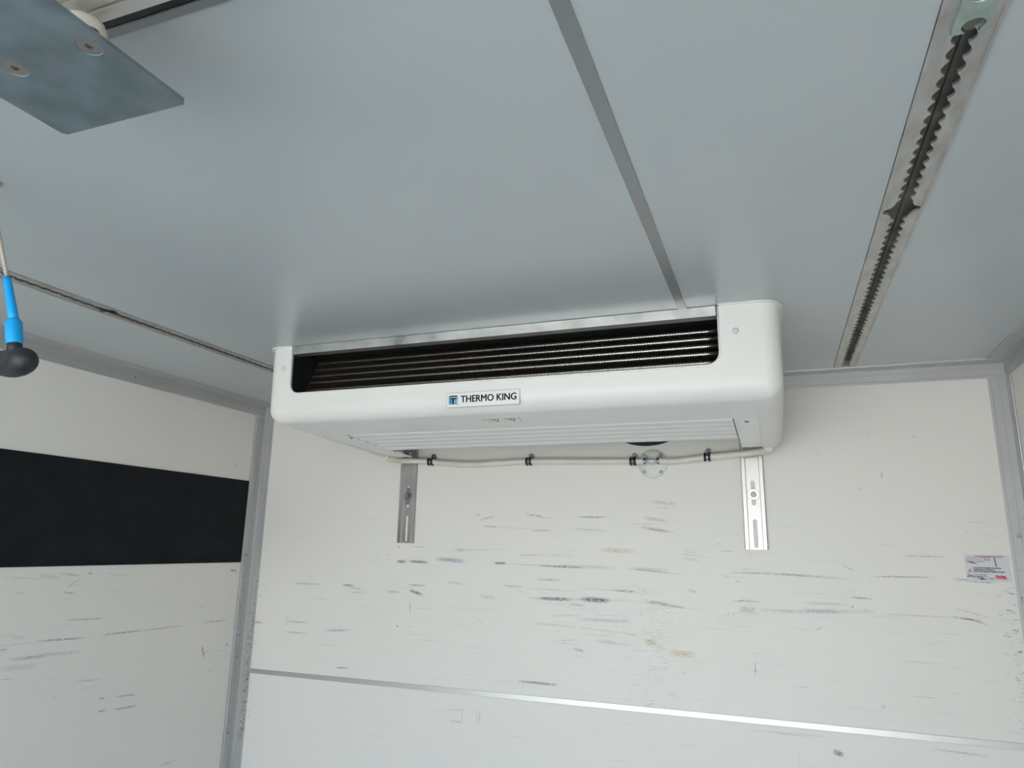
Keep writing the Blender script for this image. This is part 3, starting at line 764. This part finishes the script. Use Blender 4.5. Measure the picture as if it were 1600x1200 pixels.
# plastic caps on the front
for x, z in ((0.6495, -0.062), (1.8255, -0.062)):
    MB().lathe((x, YF + 0.0022 - 0.0005, z), (0, -1, 0), [(-0.004, 0.0072), (0.001, 0.0072), (0.0026, 0.006), (0.0030, 0.002)], 24).build('screw_cap', 'cap', ev)

# brand badge on the front strip
by = YF + 0.0022 - 0.0012
def fy(z):  # front face y at height z
    return YF + (-z) * 0.0293
BX0, BX1, BZ0, BZ1 = 1.143, 1.334, -0.196, -0.159
X_ = Vector((1, 0, 0)); U_ = Vector((0, -0.0293, 1)).normalized()
N_ = X_.cross(U_)
BO = Vector((BX0, fy(BZ0) - 0.0006, BZ0))
def bp(u, v, n=0.0):
    return BO + X_ * u + U_ * v + N_ * n
def badge_slab(poly, n0, n1, mat, name, parent):
    k = len(poly)
    mb = MB()
    mb.add([bp(u, v, n0) for u, v in poly] + [bp(u, v, n1) for u, v in poly],
           [tuple(range(k))[::-1], tuple(range(k, 2 * k))] + [(i, (i + 1) % k, k + (i + 1) % k, k + i) for i in range(k)])
    return mb.build(name, mat, parent)
bw, bh = BX1 - BX0, BZ1 - BZ0
edge = badge_slab(rounded(0, bw, 0, bh, 0.003), -0.001, 0.0004, 'ink_line', 'badge', ev)
edge['label'] = 'white name plate reading THERMO KING with a blue and black emblem'
badge_slab(rounded(0.0009, bw - 0.0009, 0.0009, bh - 0.0009, 0.0024), 0.0003, 0.0007, 'badge', 'badge_face', edge)
lettering('name_lettering', 'THERMO KING', 0.0235, 'ink', edge, bp(0.0385, 0.0118, 0.0009), X_, U_, bold=0.0006, sx=0.915, depth=0.0002)
e0, e1, f0, f1 = 0.0065, 0.0295, 0.0075, 0.0265
def q_(u0, u1, v0, v1, n, mat, name='emblem_piece'):
    return badge_slab([(e0 + u0 * (e1 - e0), f0 + v0 * (f1 - f0)), (e0 + u1 * (e1 - e0), f0 + v0 * (f1 - f0)), (e0 + u1 * (e1 - e0), f0 + v1 * (f1 - f0)), (e0 + u0 * (e1 - e0), f0 + v1 * (f1 - f0))], 0.0006, n, mat, name, edge)
q_(0.0, 1.0, 0.0, 1.0, 0.00085, 'navy')
q_(0.05, 0.95, 0.05, 0.95, 0.0010, 'lightcyan')
q_(0.10, 0.36, 0.12, 0.68, 0.00115, 'cyan')
q_(0.66, 0.90, 0.45, 0.68, 0.00115, 'cyan')
q_(0.66, 0.90, 0.12, 0.34, 0.00115, 'cyan')
q_(0.40, 0.61, 0.08, 0.85, 0.0013, 'navy')
q_(0.10, 0.91, 0.70, 0.86, 0.0013, 'navy')
cp = [(0.0, 1.04)]
for i in range(5):
    cp += [(0.1 + i * 0.2, 1.16), (0.2 + i * 0.2, 1.05)] if i < 4 else [(0.9, 1.16), (1.0, 1.18), (1.0, 1.04)]
badge_slab([(e0 + u * (e1 - e0), f0 + v * (f1 - f0)) for u, v in [(0, 1.02), (0, 1.18), (0.12, 1.10), (0.25, 1.20), (0.37, 1.10), (0.5, 1.22), (0.63, 1.10), (0.75, 1.20), (0.88, 1.10), (1, 1.20), (1, 1.02)]], 0.0006, 0.0010, 'ink', 'emblem_crown', edge)
badge_slab([(0.0312, 0.0052), (0.0330, 0.0052), (0.0330, 0.0070), (0.0312, 0.0070)], 0.0006, 0.0010, 'ink', 'emblem_mark', edge)

# clear warning label under the front strip with two yellow triangles
uz = lambda y_: -0.208 - (y_ - (YF + 0.006)) * 0.028 / (YB - YF - 0.006)
wl_y = -0.595
def under_slab(poly, z0, z1, mat, name, parent):
    k = len(poly)
    return MB().add([(u, v, uz(v) - z0) for u, v in poly] + [(u, v, uz(v) - z1) for u, v in poly],
        [tuple(range(k)), tuple(range(k, 2 * k))[::-1]] + [(i, (i + 1) % k, k + (i + 1) % k, k + i) for i in range(k)]).build(name, mat, parent)
wlab = under_slab([(1.208, -0.620), (1.302, -0.620), (1.296, -0.572), (1.214, -0.572)], -0.001, 0.0003, 'shell', 'warning_label', ev)
wlab['label'] = 'clear warning label with two yellow triangles'
for tx in (1.232, 1.276):
    under_slab([(tx - 0.015, -0.616), (tx + 0.015, -0.616), (tx, -0.580)], 0.0001, 0.0006, 'dark_ink', 'warning_triangle_edge', wlab)
    under_slab([(tx - 0.011, -0.6135), (tx + 0.011, -0.6135), (tx, -0.587)], 0.0002, 0.0008, 'yellow', 'warning_triangle', wlab)
    under_slab([(tx - 0.0012, -0.612), (tx + 0.0012, -0.612), (tx + 0.0012, -0.598), (tx - 0.0012, -0.598)], 0.0003, 0.001, 'dark_ink', 'warning_symbol', wlab)
for (xa, xb) in ((1.206, 1.214), (1.302, 1.296)):
    under_slab([(xa, -0.625), (xa + 0.001, -0.625), (xb + 0.001, -0.575), (xb, -0.575)], 0.0001, 0.0006, 'ink_line', 'label_edge', wlab)

# ================================================================== uprights on the back wall
def bracket(x0, name_label, bolt_z, bolt_kind, slots):
    x1 = x0 + 0.063
    zb, zt = -0.5195, -0.06
    t = thing('mounting_bracket', name_label, 'bracket', (x0 + 0.0315, -0.006, zb), 'uprights under the cooling unit')
    poly = [(x0, 0), (x0, -0.010), (x0 + 0.0015, -0.0115), (x0 + 0.0115, -0.0115), (x0 + 0.0125, -0.0105), (x0 + 0.0125, -0.0035),
            (x1 - 0.0125, -0.0035), (x1 - 0.0125, -0.0105), (x1 - 0.0115, -0.0115), (x1 - 0.0015, -0.0115), (x1, -0.010), (x1, 0)]
    o = MB().prism(poly, 'z', zb, zt).build('profile', 'bracket', t)
    cx = (x0 + x1) / 2
    cut = []
    for z0, z1, w in slots:
        pts = rounded(cx - w, cx + w, z0, z1, w * 0.98, 5)
        cut.append(MB().prism(pts, 'y', -0.02, 0.01))
    boolean(o, cut)
    if bolt_kind == 'washer':
        MB().lathe((cx, -0.0035, bolt_z), (0, -1, 0), [(0, 0.0165), (0.0025, 0.0165), (0.0032, 0.0155)], 28).build('washer', 'steel', t)
        MB().lathe((cx, -0.0060, bolt_z), (0, -1, 0), [(0, 0.0095), (0.004, 0.0095), (0.005, 0.0082)], 6).build('bolt', 'bolt_dark', t)
    else:
        MB().lathe((cx, -0.0035, bolt_z), (0, -1, 0), [(0, 0.0145), (0.0025, 0.0145), (0.0032, 0.0135)], 28).build('washer', 'bolt_dark', t)
        MB().lathe((cx, -0.0060, bolt_z), (0, -1, 0), [(0, 0.0105), (0.010, 0.0105), (0.012, 0.009)], 6).build('bolt', 'bolt_dark', t)
        MB().box(cx - 0.006, cx + 0.006, -0.007, -0.0035, bolt_z - 0.030, bolt_z + 0.028).build('slot_nut', 'bolt_dark', t)
    return t
bracket(0.632, 'extruded metal upright under the left end of the cooling unit, with a protruding dark bolt', -0.357, 'hex', [(-0.340, -0.320, 0.005), (-0.398, -0.375, 0.005), (-0.515, -0.425, 0.005), (-0.24, -0.20, 0.006)])
bracket(1.792, 'bright extruded metal upright under the right end of the cooling unit, with a washer', -0.360, 'washer', [(-0.345, -0.318, 0.006), (-0.392, -0.368, 0.006), (-0.514, -0.432, 0.006), (-0.22, -0.185, 0.006)])

# ================================================================== pass-through, drain hose, clips
seal = MB()
for r0, r1, y0, y1 in ((0.0, 1.0, -0.006, 0.0), (0.0, 0.94, -0.009, -0.006)):
    seal.prism([(1.512 + 0.130 * r1 * math.cos(2 * math.pi * i / 56), -0.119 + 0.086 * r1 * math.sin(2 * math.pi * i / 56)) for i in range(56)], 'y', y0, y1)
tag(seal.build('rubber_seal', 'rubber', None), 'round black rubber seal on the back wall just below the cooling unit', 'seal')

def smooth_path(ctrl, n=10):
    P = [Vector(c_) for c_ in ctrl]
    P = [P[0] * 2 - P[1]] + P + [P[-1] * 2 - P[-2]]
    out = []
    for i in range(1, len(P) - 2):
        for k in range(n):
            t = k / n
            a, b, c_, d_ = P[i - 1], P[i], P[i + 1], P[i + 2]
            out.append(0.5 * ((2 * b) + (c_ - a) * t + (2 * a - 5 * b + 4 * c_ - d_) * t * t + (3 * b - a - 3 * c_ + d_) * t ** 3))
    out.append(P[-2])
    return out
HY = -0.0215
hose_l = [(0.640, -0.135, -0.2365), (0.652, -0.090, -0.238), (0.672, -0.055, -0.238), (0.70, -0.036, -0.237), (0.757, HY, -0.239), (0.85, HY, -0.249), (0.93, HY, -0.252), (1.02, HY, -0.249), (1.122, HY, -0.247), (1.30, HY, -0.2505), (1.468, HY, -0.2545), (1.505, HY, -0.255)]
hose_r = [(1.549, HY, -0.2555), (1.59, HY, -0.257), (1.64, HY, -0.2535), (1.695, HY, -0.247), (1.76, HY - 0.004, -0.243), (1.82, -0.036, -0.240), (1.858, -0.062, -0.238), (1.876, -0.105, -0.236)]
tag(MB().tube(smooth_path(hose_l), 0.0098, 16).build('drain_hose', 'hose'), 'cream drain hose along the back wall, long left run into the round fitting', 'hose', 'drain hose runs below the unit')
tag(MB().tube(smooth_path(hose_r), 0.0104, 16).build('drain_hose', 'hose'), 'cream drain hose along the back wall, short right run rising to the unit', 'hose', 'drain hose runs below the unit')

# round fitting
fx, fz = 1.5285, -0.262
t = thing('drain_fitting', 'round milky plastic drain fitting with four screws on the back wall', 'fitting', (fx, 0, fz))
MB().lathe((fx, 0, fz), (0, -1, 0), [(0, 0.0455), (0.004, 0.0455), (0.0058, 0.044), (0.0062, 0.02)], 56).build('flange', 'flange', t)
for dx in (-0.0275, 0.0255):
    for dz in (0.027, -0.026):
        MB().lathe((fx + dx, -0.0062, fz + dz), (0, -1, 0), [(0, 0.0052), (0.001, 0.0052), (0.002, 0.0035)], 14).build('screw', 'bolt_dark', t)
MB().tube([(fx - 0.030, HY, -0.2552), (fx + 0.028, HY, -0.2555)], 0.0078, 16).lathe((fx, -0.005, -0.2553), (0, -1, 0), [(0, 0.010), (0.016, 0.009)], 16).build('tee_barb', 'barb', t)
for dx in (-0.022, 0.0205):
    c_ = MB().tube([(fx + dx - 0.0035, HY, -0.2552), (fx + dx + 0.0035, HY, -0.2552)], 0.0116, 18)
    hc = c_.build('hose_clamp', 'steel', t)
    MB().box(fx + dx - 0.0045, fx + dx + 0.0045, HY - 0.004, HY + 0.004, -0.2440, -0.2390).build('clamp_screw', 'bolt_dark', hc)

def hose_clip(x, z, label, shiny=False):
    t = thing('hose_clip', label, 'clip', (x, -0.01, z - 0.012), 'black hose clips on the drain hose')
    # rubber loop of a U shape around the hose with two raised edges
    for dx in (-0.0068, 0.0068):
        MB().tube([(x + dx - 0.0030, HY, z), (x + dx - 0.0018, HY, z), (x + dx + 0.0018, HY, z), (x + dx + 0.0030, HY, z)], [0.0125, 0.0142, 0.0142, 0.0125], 20).build('rubber_lip', 'rubber', t)
    MB().tube([(x - 0.005, HY, z), (x + 0.005, HY, z)], 0.0128, 20).build('steel_band', 'steel' if shiny else 'bolt_dark', t)
    tabm = MB().prism([(x + 0.001 - 0.008, z + 0.008), (x + 0.001 + 0.010, z + 0.008)] + [(x + 0.002 + 0.0088 * math.cos(math.radians(a)), z + 0.020 + 0.0088 * math.sin(math.radians(a))) for a in range(0, 181, 20)], 'y', -0.0075, -0.002)
    tb = tabm.build('tab', 'bolt_dark', t)
    MB().lathe((x + 0.002, -0.0075, z + 0.020), (0, -1, 0), [(0, 0.0055), (0.0025, 0.005), (0.004, 0.0025)], 12).build('screw', 'steel', tb)
    return t
hose_clip(0.757, -0.2395, 'black hose clip with a screw tab, beside the left metal upright')
hose_clip(1.122, -0.2470, 'black hose clip midway along the long left hose run')
hose_clip(1.4700, -0.2545, 'black hose clip touching the left side of the round drain fitting')
hose_clip(1.6970, -0.2470, 'black hose clip with a glinting band, between round fitting and right upright', True)

# ================================================================== warning sticker at the right of the back wall
SX0, SX1, SZ0, SZ1 = 2.346, 2.447, -0.590, -0.521
st = thing('warning_sticker', 'scuffed white notice sticker with red triangle and red lettering near the right corner', 'sticker', (2.3965, -0.0005, SZ0))
SY = -0.0008
def flat(x0, x1, z0, z1, n, mat, name):
    return MB().box(x0, x1, SY - n, SY - n + 0.00025, z0, z1).build(name, mat, st)
MB().box(SX0, SX1, SY, -0.0001, SZ0, SZ1).build('sheet', 'label_white', st)
flat(SX0 + 0.024, SX1 - 0.013, SZ1 - 0.0065, SZ1 - 0.0035, 0.0003, 'ink_line', 'drawing_roof')
flat(SX0 + 0.036, SX0 + 0.060, SZ1 - 0.0082, SZ1 - 0.0070, 0.0004, 'red', 'drawing_red_line')
MB().prism([(SX0 + 0.007, SZ1 - 0.006), (SX0 + 0.025, SZ1 - 0.005), (SX0 + 0.026, SZ1 - 0.022), (SX0 + 0.002, SZ1 - 0.019), (SX0 + 0.001, SZ1 - 0.013)], 'y', SY - 0.0003, SY).build('drawing_unit', 'grey_ink', st)
MB().prism([(SX0 + 0.002, SZ1 - 0.018), (SX0 + 0.020, SZ1 - 0.024), (SX0 + 0.026, SZ1 - 0.022), (SX0 + 0.012, SZ1 - 0.018)], 'y', SY - 0.0005, SY).build('drawing_shadow', 'dark_ink', st)
MB().prism([(SX0 + 0.0265, SZ1 - 0.005), (SX0 + 0.0275, SZ1 - 0.005), (SX0 + 0.0290, SZ1 - 0.030), (SX0 + 0.0280, SZ1 - 0.030)], 'y', SY - 0.0004, SY).build('drawing_wall', 'ink_line', st)
MB().prism([(SX0 + 0.0660, SZ1 - 0.0075), (SX0 + 0.0685, SZ1 - 0.0075), (SX0 + 0.0710, SZ1 - 0.030), (SX0 + 0.0685, SZ1 - 0.030)], 'y', SY - 0.0004, SY).build('drawing_post', 'dark_ink', st)
XD, UD = (1, 0, 0), (0, 0, 1)
def tx(name, body, size, mat, x, z, bold=0.0, sx=1.0):
    return lettering(name, body, size, mat, st, (x, SY - 0.0005, z), XD, UD, bold=bold, sx=sx, depth=0.0001)
tx('distance_lettering', '90 cm', 0.0058, 'red', SX0 + 0.044, SZ1 - 0.0150, 0.0002)
tx('small_lettering', 'max.', 0.0034, 'dark_ink', SX0 + 0.030, SZ1 - 0.0145, 0.0001)
tx('small_lettering', 'Ladehöhe', 0.0034, 'dark_ink', SX0 + 0.030, SZ1 - 0.0188, 0.0001)
tx('notice_lettering', 'Verdecken des Verdampfers und Luftkanäle', 0.0046, 'ink', SX0 + 0.0165, SZ0 + 0.0335, 0.00016, 0.78)
tx('notice_lettering', 'Mindestabstand zur Ladung 90 cm', 0.0046, 'ink', SX0 + 0.0165, SZ0 + 0.0288, 0.00016, 0.78)
tx('notice_lettering', 'Gefahr der Überladung des Kühlgerätes beachten', 0.0046, 'ink', SX0 + 0.0165, SZ0 + 0.0241, 0.00016, 0.76)
tx('address_lettering', 'Service und Ersatzteile', 0.0036, 'dark_ink', SX0 + 0.0165, SZ0 + 0.0165, 0.0001, 0.85)
tx('address_lettering', 'Tel. siehe Typenschild', 0.0036, 'dark_ink', SX0 + 0.0165, SZ0 + 0.0125, 0.0001, 0.95)
tri = [(SX0 + 0.0040, SZ0 + 0.0235), (SX0 + 0.0145, SZ0 + 0.0235), (SX0 + 0.0092, SZ0 + 0.0335)]
MB().prism(tri, 'y', SY - 0.0003, SY).build('warning_triangle', 'red', st)
tri2 = [(SX0 + 0.0062, SZ0 + 0.0248), (SX0 + 0.0123, SZ0 + 0.0248), (SX0 + 0.0092, SZ0 + 0.0306)]
MB().prism(tri2, 'y', SY - 0.0005, SY).build('triangle_centre', 'label_white', st)
tx('triangle_lettering', '!', 0.0060, 'ink', SX0 + 0.0084, SZ0 + 0.0252, 0.0002)
tx('maker_lettering', 'Kiesling', 0.0088, 'red', SX0 + 0.0655, SZ0 + 0.0110, 0.0006, 0.82)
flat(SX0 + 0.0655, SX0 + 0.0915, SZ0 + 0.0075, SZ0 + 0.0095, 0.0003, 'red', 'maker_line')
MB().prism([(SX0 + 0.060, SZ0 + 0.0088), (SX0 + 0.0635, SZ0 + 0.0088), (SX0 + 0.0618, SZ0 + 0.0122)], 'y', SY - 0.0003, SY).build('maker_mark', 'red', st)

# scraped dirt across the lower left of the sticker
dirt = []
for i in range(26):
    x = SX0 + rnd.uniform(-0.004, 0.055); z = SZ0 + 0.016 - (x - SX0) * 0.22 + rnd.uniform(-0.005, 0.003)
    dirt.append((x, z, x + rnd.uniform(0.004, 0.014), z - rnd.uniform(0, 0.003), rnd.uniform(1, 3), rnd.choice('ddgn'), rnd.uniform(0.4, 0.95)))
marks('dirt', st, dirt, 'y', off=0.0018)

# ================================================================== pull cord with blue sleeve and black handle
hx, hy = 0.931, -1.60
t = thing('pull_handle', 'black T-shaped pull handle on a cord with a bright blue sleeve, at the far left', 'handle', (hx, hy, -0.31))
MB().tube([(0.806, hy, -0.001), (0.830, hy, -0.049), (0.858, hy, -0.105), (0.8895, hy, -0.168)], 0.0026, 10).build('cord', 'rope', t)
MB().lathe((0.806, hy, 0), (0, 0, -1), [(0, 0.014), (0.003, 0.014), (0.006, 0.008)], 20).build('cord_eye', 'steel', t)
MB().tube([(0.8885, hy, -0.166), (0.893, hy, -0.175), (0.912, hy, -0.215), (0.9215, hy, -0.236)], [0.0046, 0.0052, 0.0060, 0.0068], 18).build('sleeve_neck', 'blue', t)
MB().tube([(0.9195, hy, -0.2335), (0.9205, hy, -0.2355), (0.9300, hy, -0.2655), (0.9303, hy, -0.2675)], [0.0088, 0.0101, 0.0104, 0.0095], 22).build('sleeve', 'blue', t)
MB().tube([(0.930, hy, -0.264), (0.934, hy, -0.281)], 0.0092, 18).build('stem', 'grip', t)
# grip: rounded bar, thicker in the middle, drooping ends
gp, gr = [], []
for i in range(17):
    u = -1 + 2 * i / 16
    gp.append((0.9365 + 0.046 * u, hy - 0.012 * u, -0.2885 - 0.004 * u - 0.006 * (1 - u * u)))
    gr.append(0.0165 * (1 - abs(u) ** 6) ** 0.5 * (1.08 - 0.12 * u * u) + 0.0012)
g = MB().tube(gp, gr, 20).build('grip', 'grip', t)
for i in range(10):
    u = -0.75 + 1.5 * i / 9
    MB().tube([(0.9365 + 0.046 * u - 0.0012, hy - 0.012 * u, -0.3095 - 0.004 * u + 0.004 * u * u), (0.9365 + 0.046 * u + 0.0012, hy - 0.012 * u, -0.3095 - 0.004 * u + 0.004 * u * u)], 0.0032, 8).build('grip_rib', 'grip', g)

# ================================================================== cross rail and partition plate, upper left
t = thing('cross_profile', 'fluted aluminium profile with a dark slot crossing the ceiling, behind the zinc plate', 'profile', (W / 2, -1.85, -0.03))
xa, xb = 0.01, W - 0.07
MB().box(xa, xb, -1.7775, -1.7665, -0.0025, 0).build('lip', 'alu_dark', t, bevel=0.001)
MB().box(xa, xb, -1.7905, -1.7775, -0.0008, 0.0).build('slot_gasket', 'rubber', t)
fp = [(-1.7905, 0), (-1.7905, -0.006), (-1.797, -0.0125)]
yy = -1.797
for k in range(7):
    fp += [(yy - 0.001, -0.016), (yy - 0.014, -0.016), (yy - 0.0145, -0.0125), (yy - 0.0175, -0.0125)]
    yy -= 0.018
fp += [(yy, -0.016), (yy - 0.004, -0.012), (yy - 0.004, 0)]
MB().prism(fp, 'x', xa, xb).build('fluted_cover', 'cream', t)

t = thing('carriage_plate', 'grey zinc plate with countersunk bolts hanging below the fluted profile, upper left', 'plate', (1.277, -1.87, -0.104))
pz = -0.100
px0, px1, pyf, pyb = 1.193, 1.3615, -1.757, -2.06
poly = [(px0 + 0.004, pyf), (px1 - 0.004, pyf), (px1, pyf - 0.004), (px1, pyb), (px0, pyb), (px0, pyf - 0.004)]
o = MB().prism(poly, 'z', pz, pz + 0.004).build('plate', 'zinc', t)
bolts = [(1.342, -1.8490), (1.250, -1.8505), (1.322, -1.925), (1.235, -1.925)]
boolean(o, [MB().lathe((x, y, pz - 0.001), (0, 0, 1), [(0, 0.0118), (0.0045, 0.0085), (0.01, 0.0085)], 28) for x, y in bolts])
o.modifiers.new('bevel', 'BEVEL').width = 0.0009
o.modifiers['bevel'].limit_method = 'ANGLE'
for x, y in bolts:
    b_ = MB().lathe((x, y, pz + 0.0009), (0, 0, 1), [(0, 0.0105), (0.004, 0.0075), (0.016, 0.006)], 28).build('bolt', 'bolt_brown', t)
    boolean(b_, [MB().lathe((x, y, pz - 0.002), (0, 0, 1), [(0, 0.0036), (0.0095, 0.0036)], 6)])
    MB().lathe((x, y, pz + 0.0065), (0, 0, 1), [(0, 0.0034), (0.0008, 0.0034)], 6).build('socket_shade', 'black', b_)  # black disc stands in for the shade deep in the hex hole
MB().box(1.205, 1.350, -1.875, -1.82, pz + 0.004, pz + 0.012).build('spacer', 'alu_dark', t)
for x in (1.275,):
    MB().lathe((x, -1.812, pz + 0.036), (0, 0, 1), [(0, 0.012), (0.003, 0.018), (0.010, 0.021), (0.030, 0.021), (0.037, 0.018), (0.040, 0.012)], 32).build('roller', 'nylon', t)
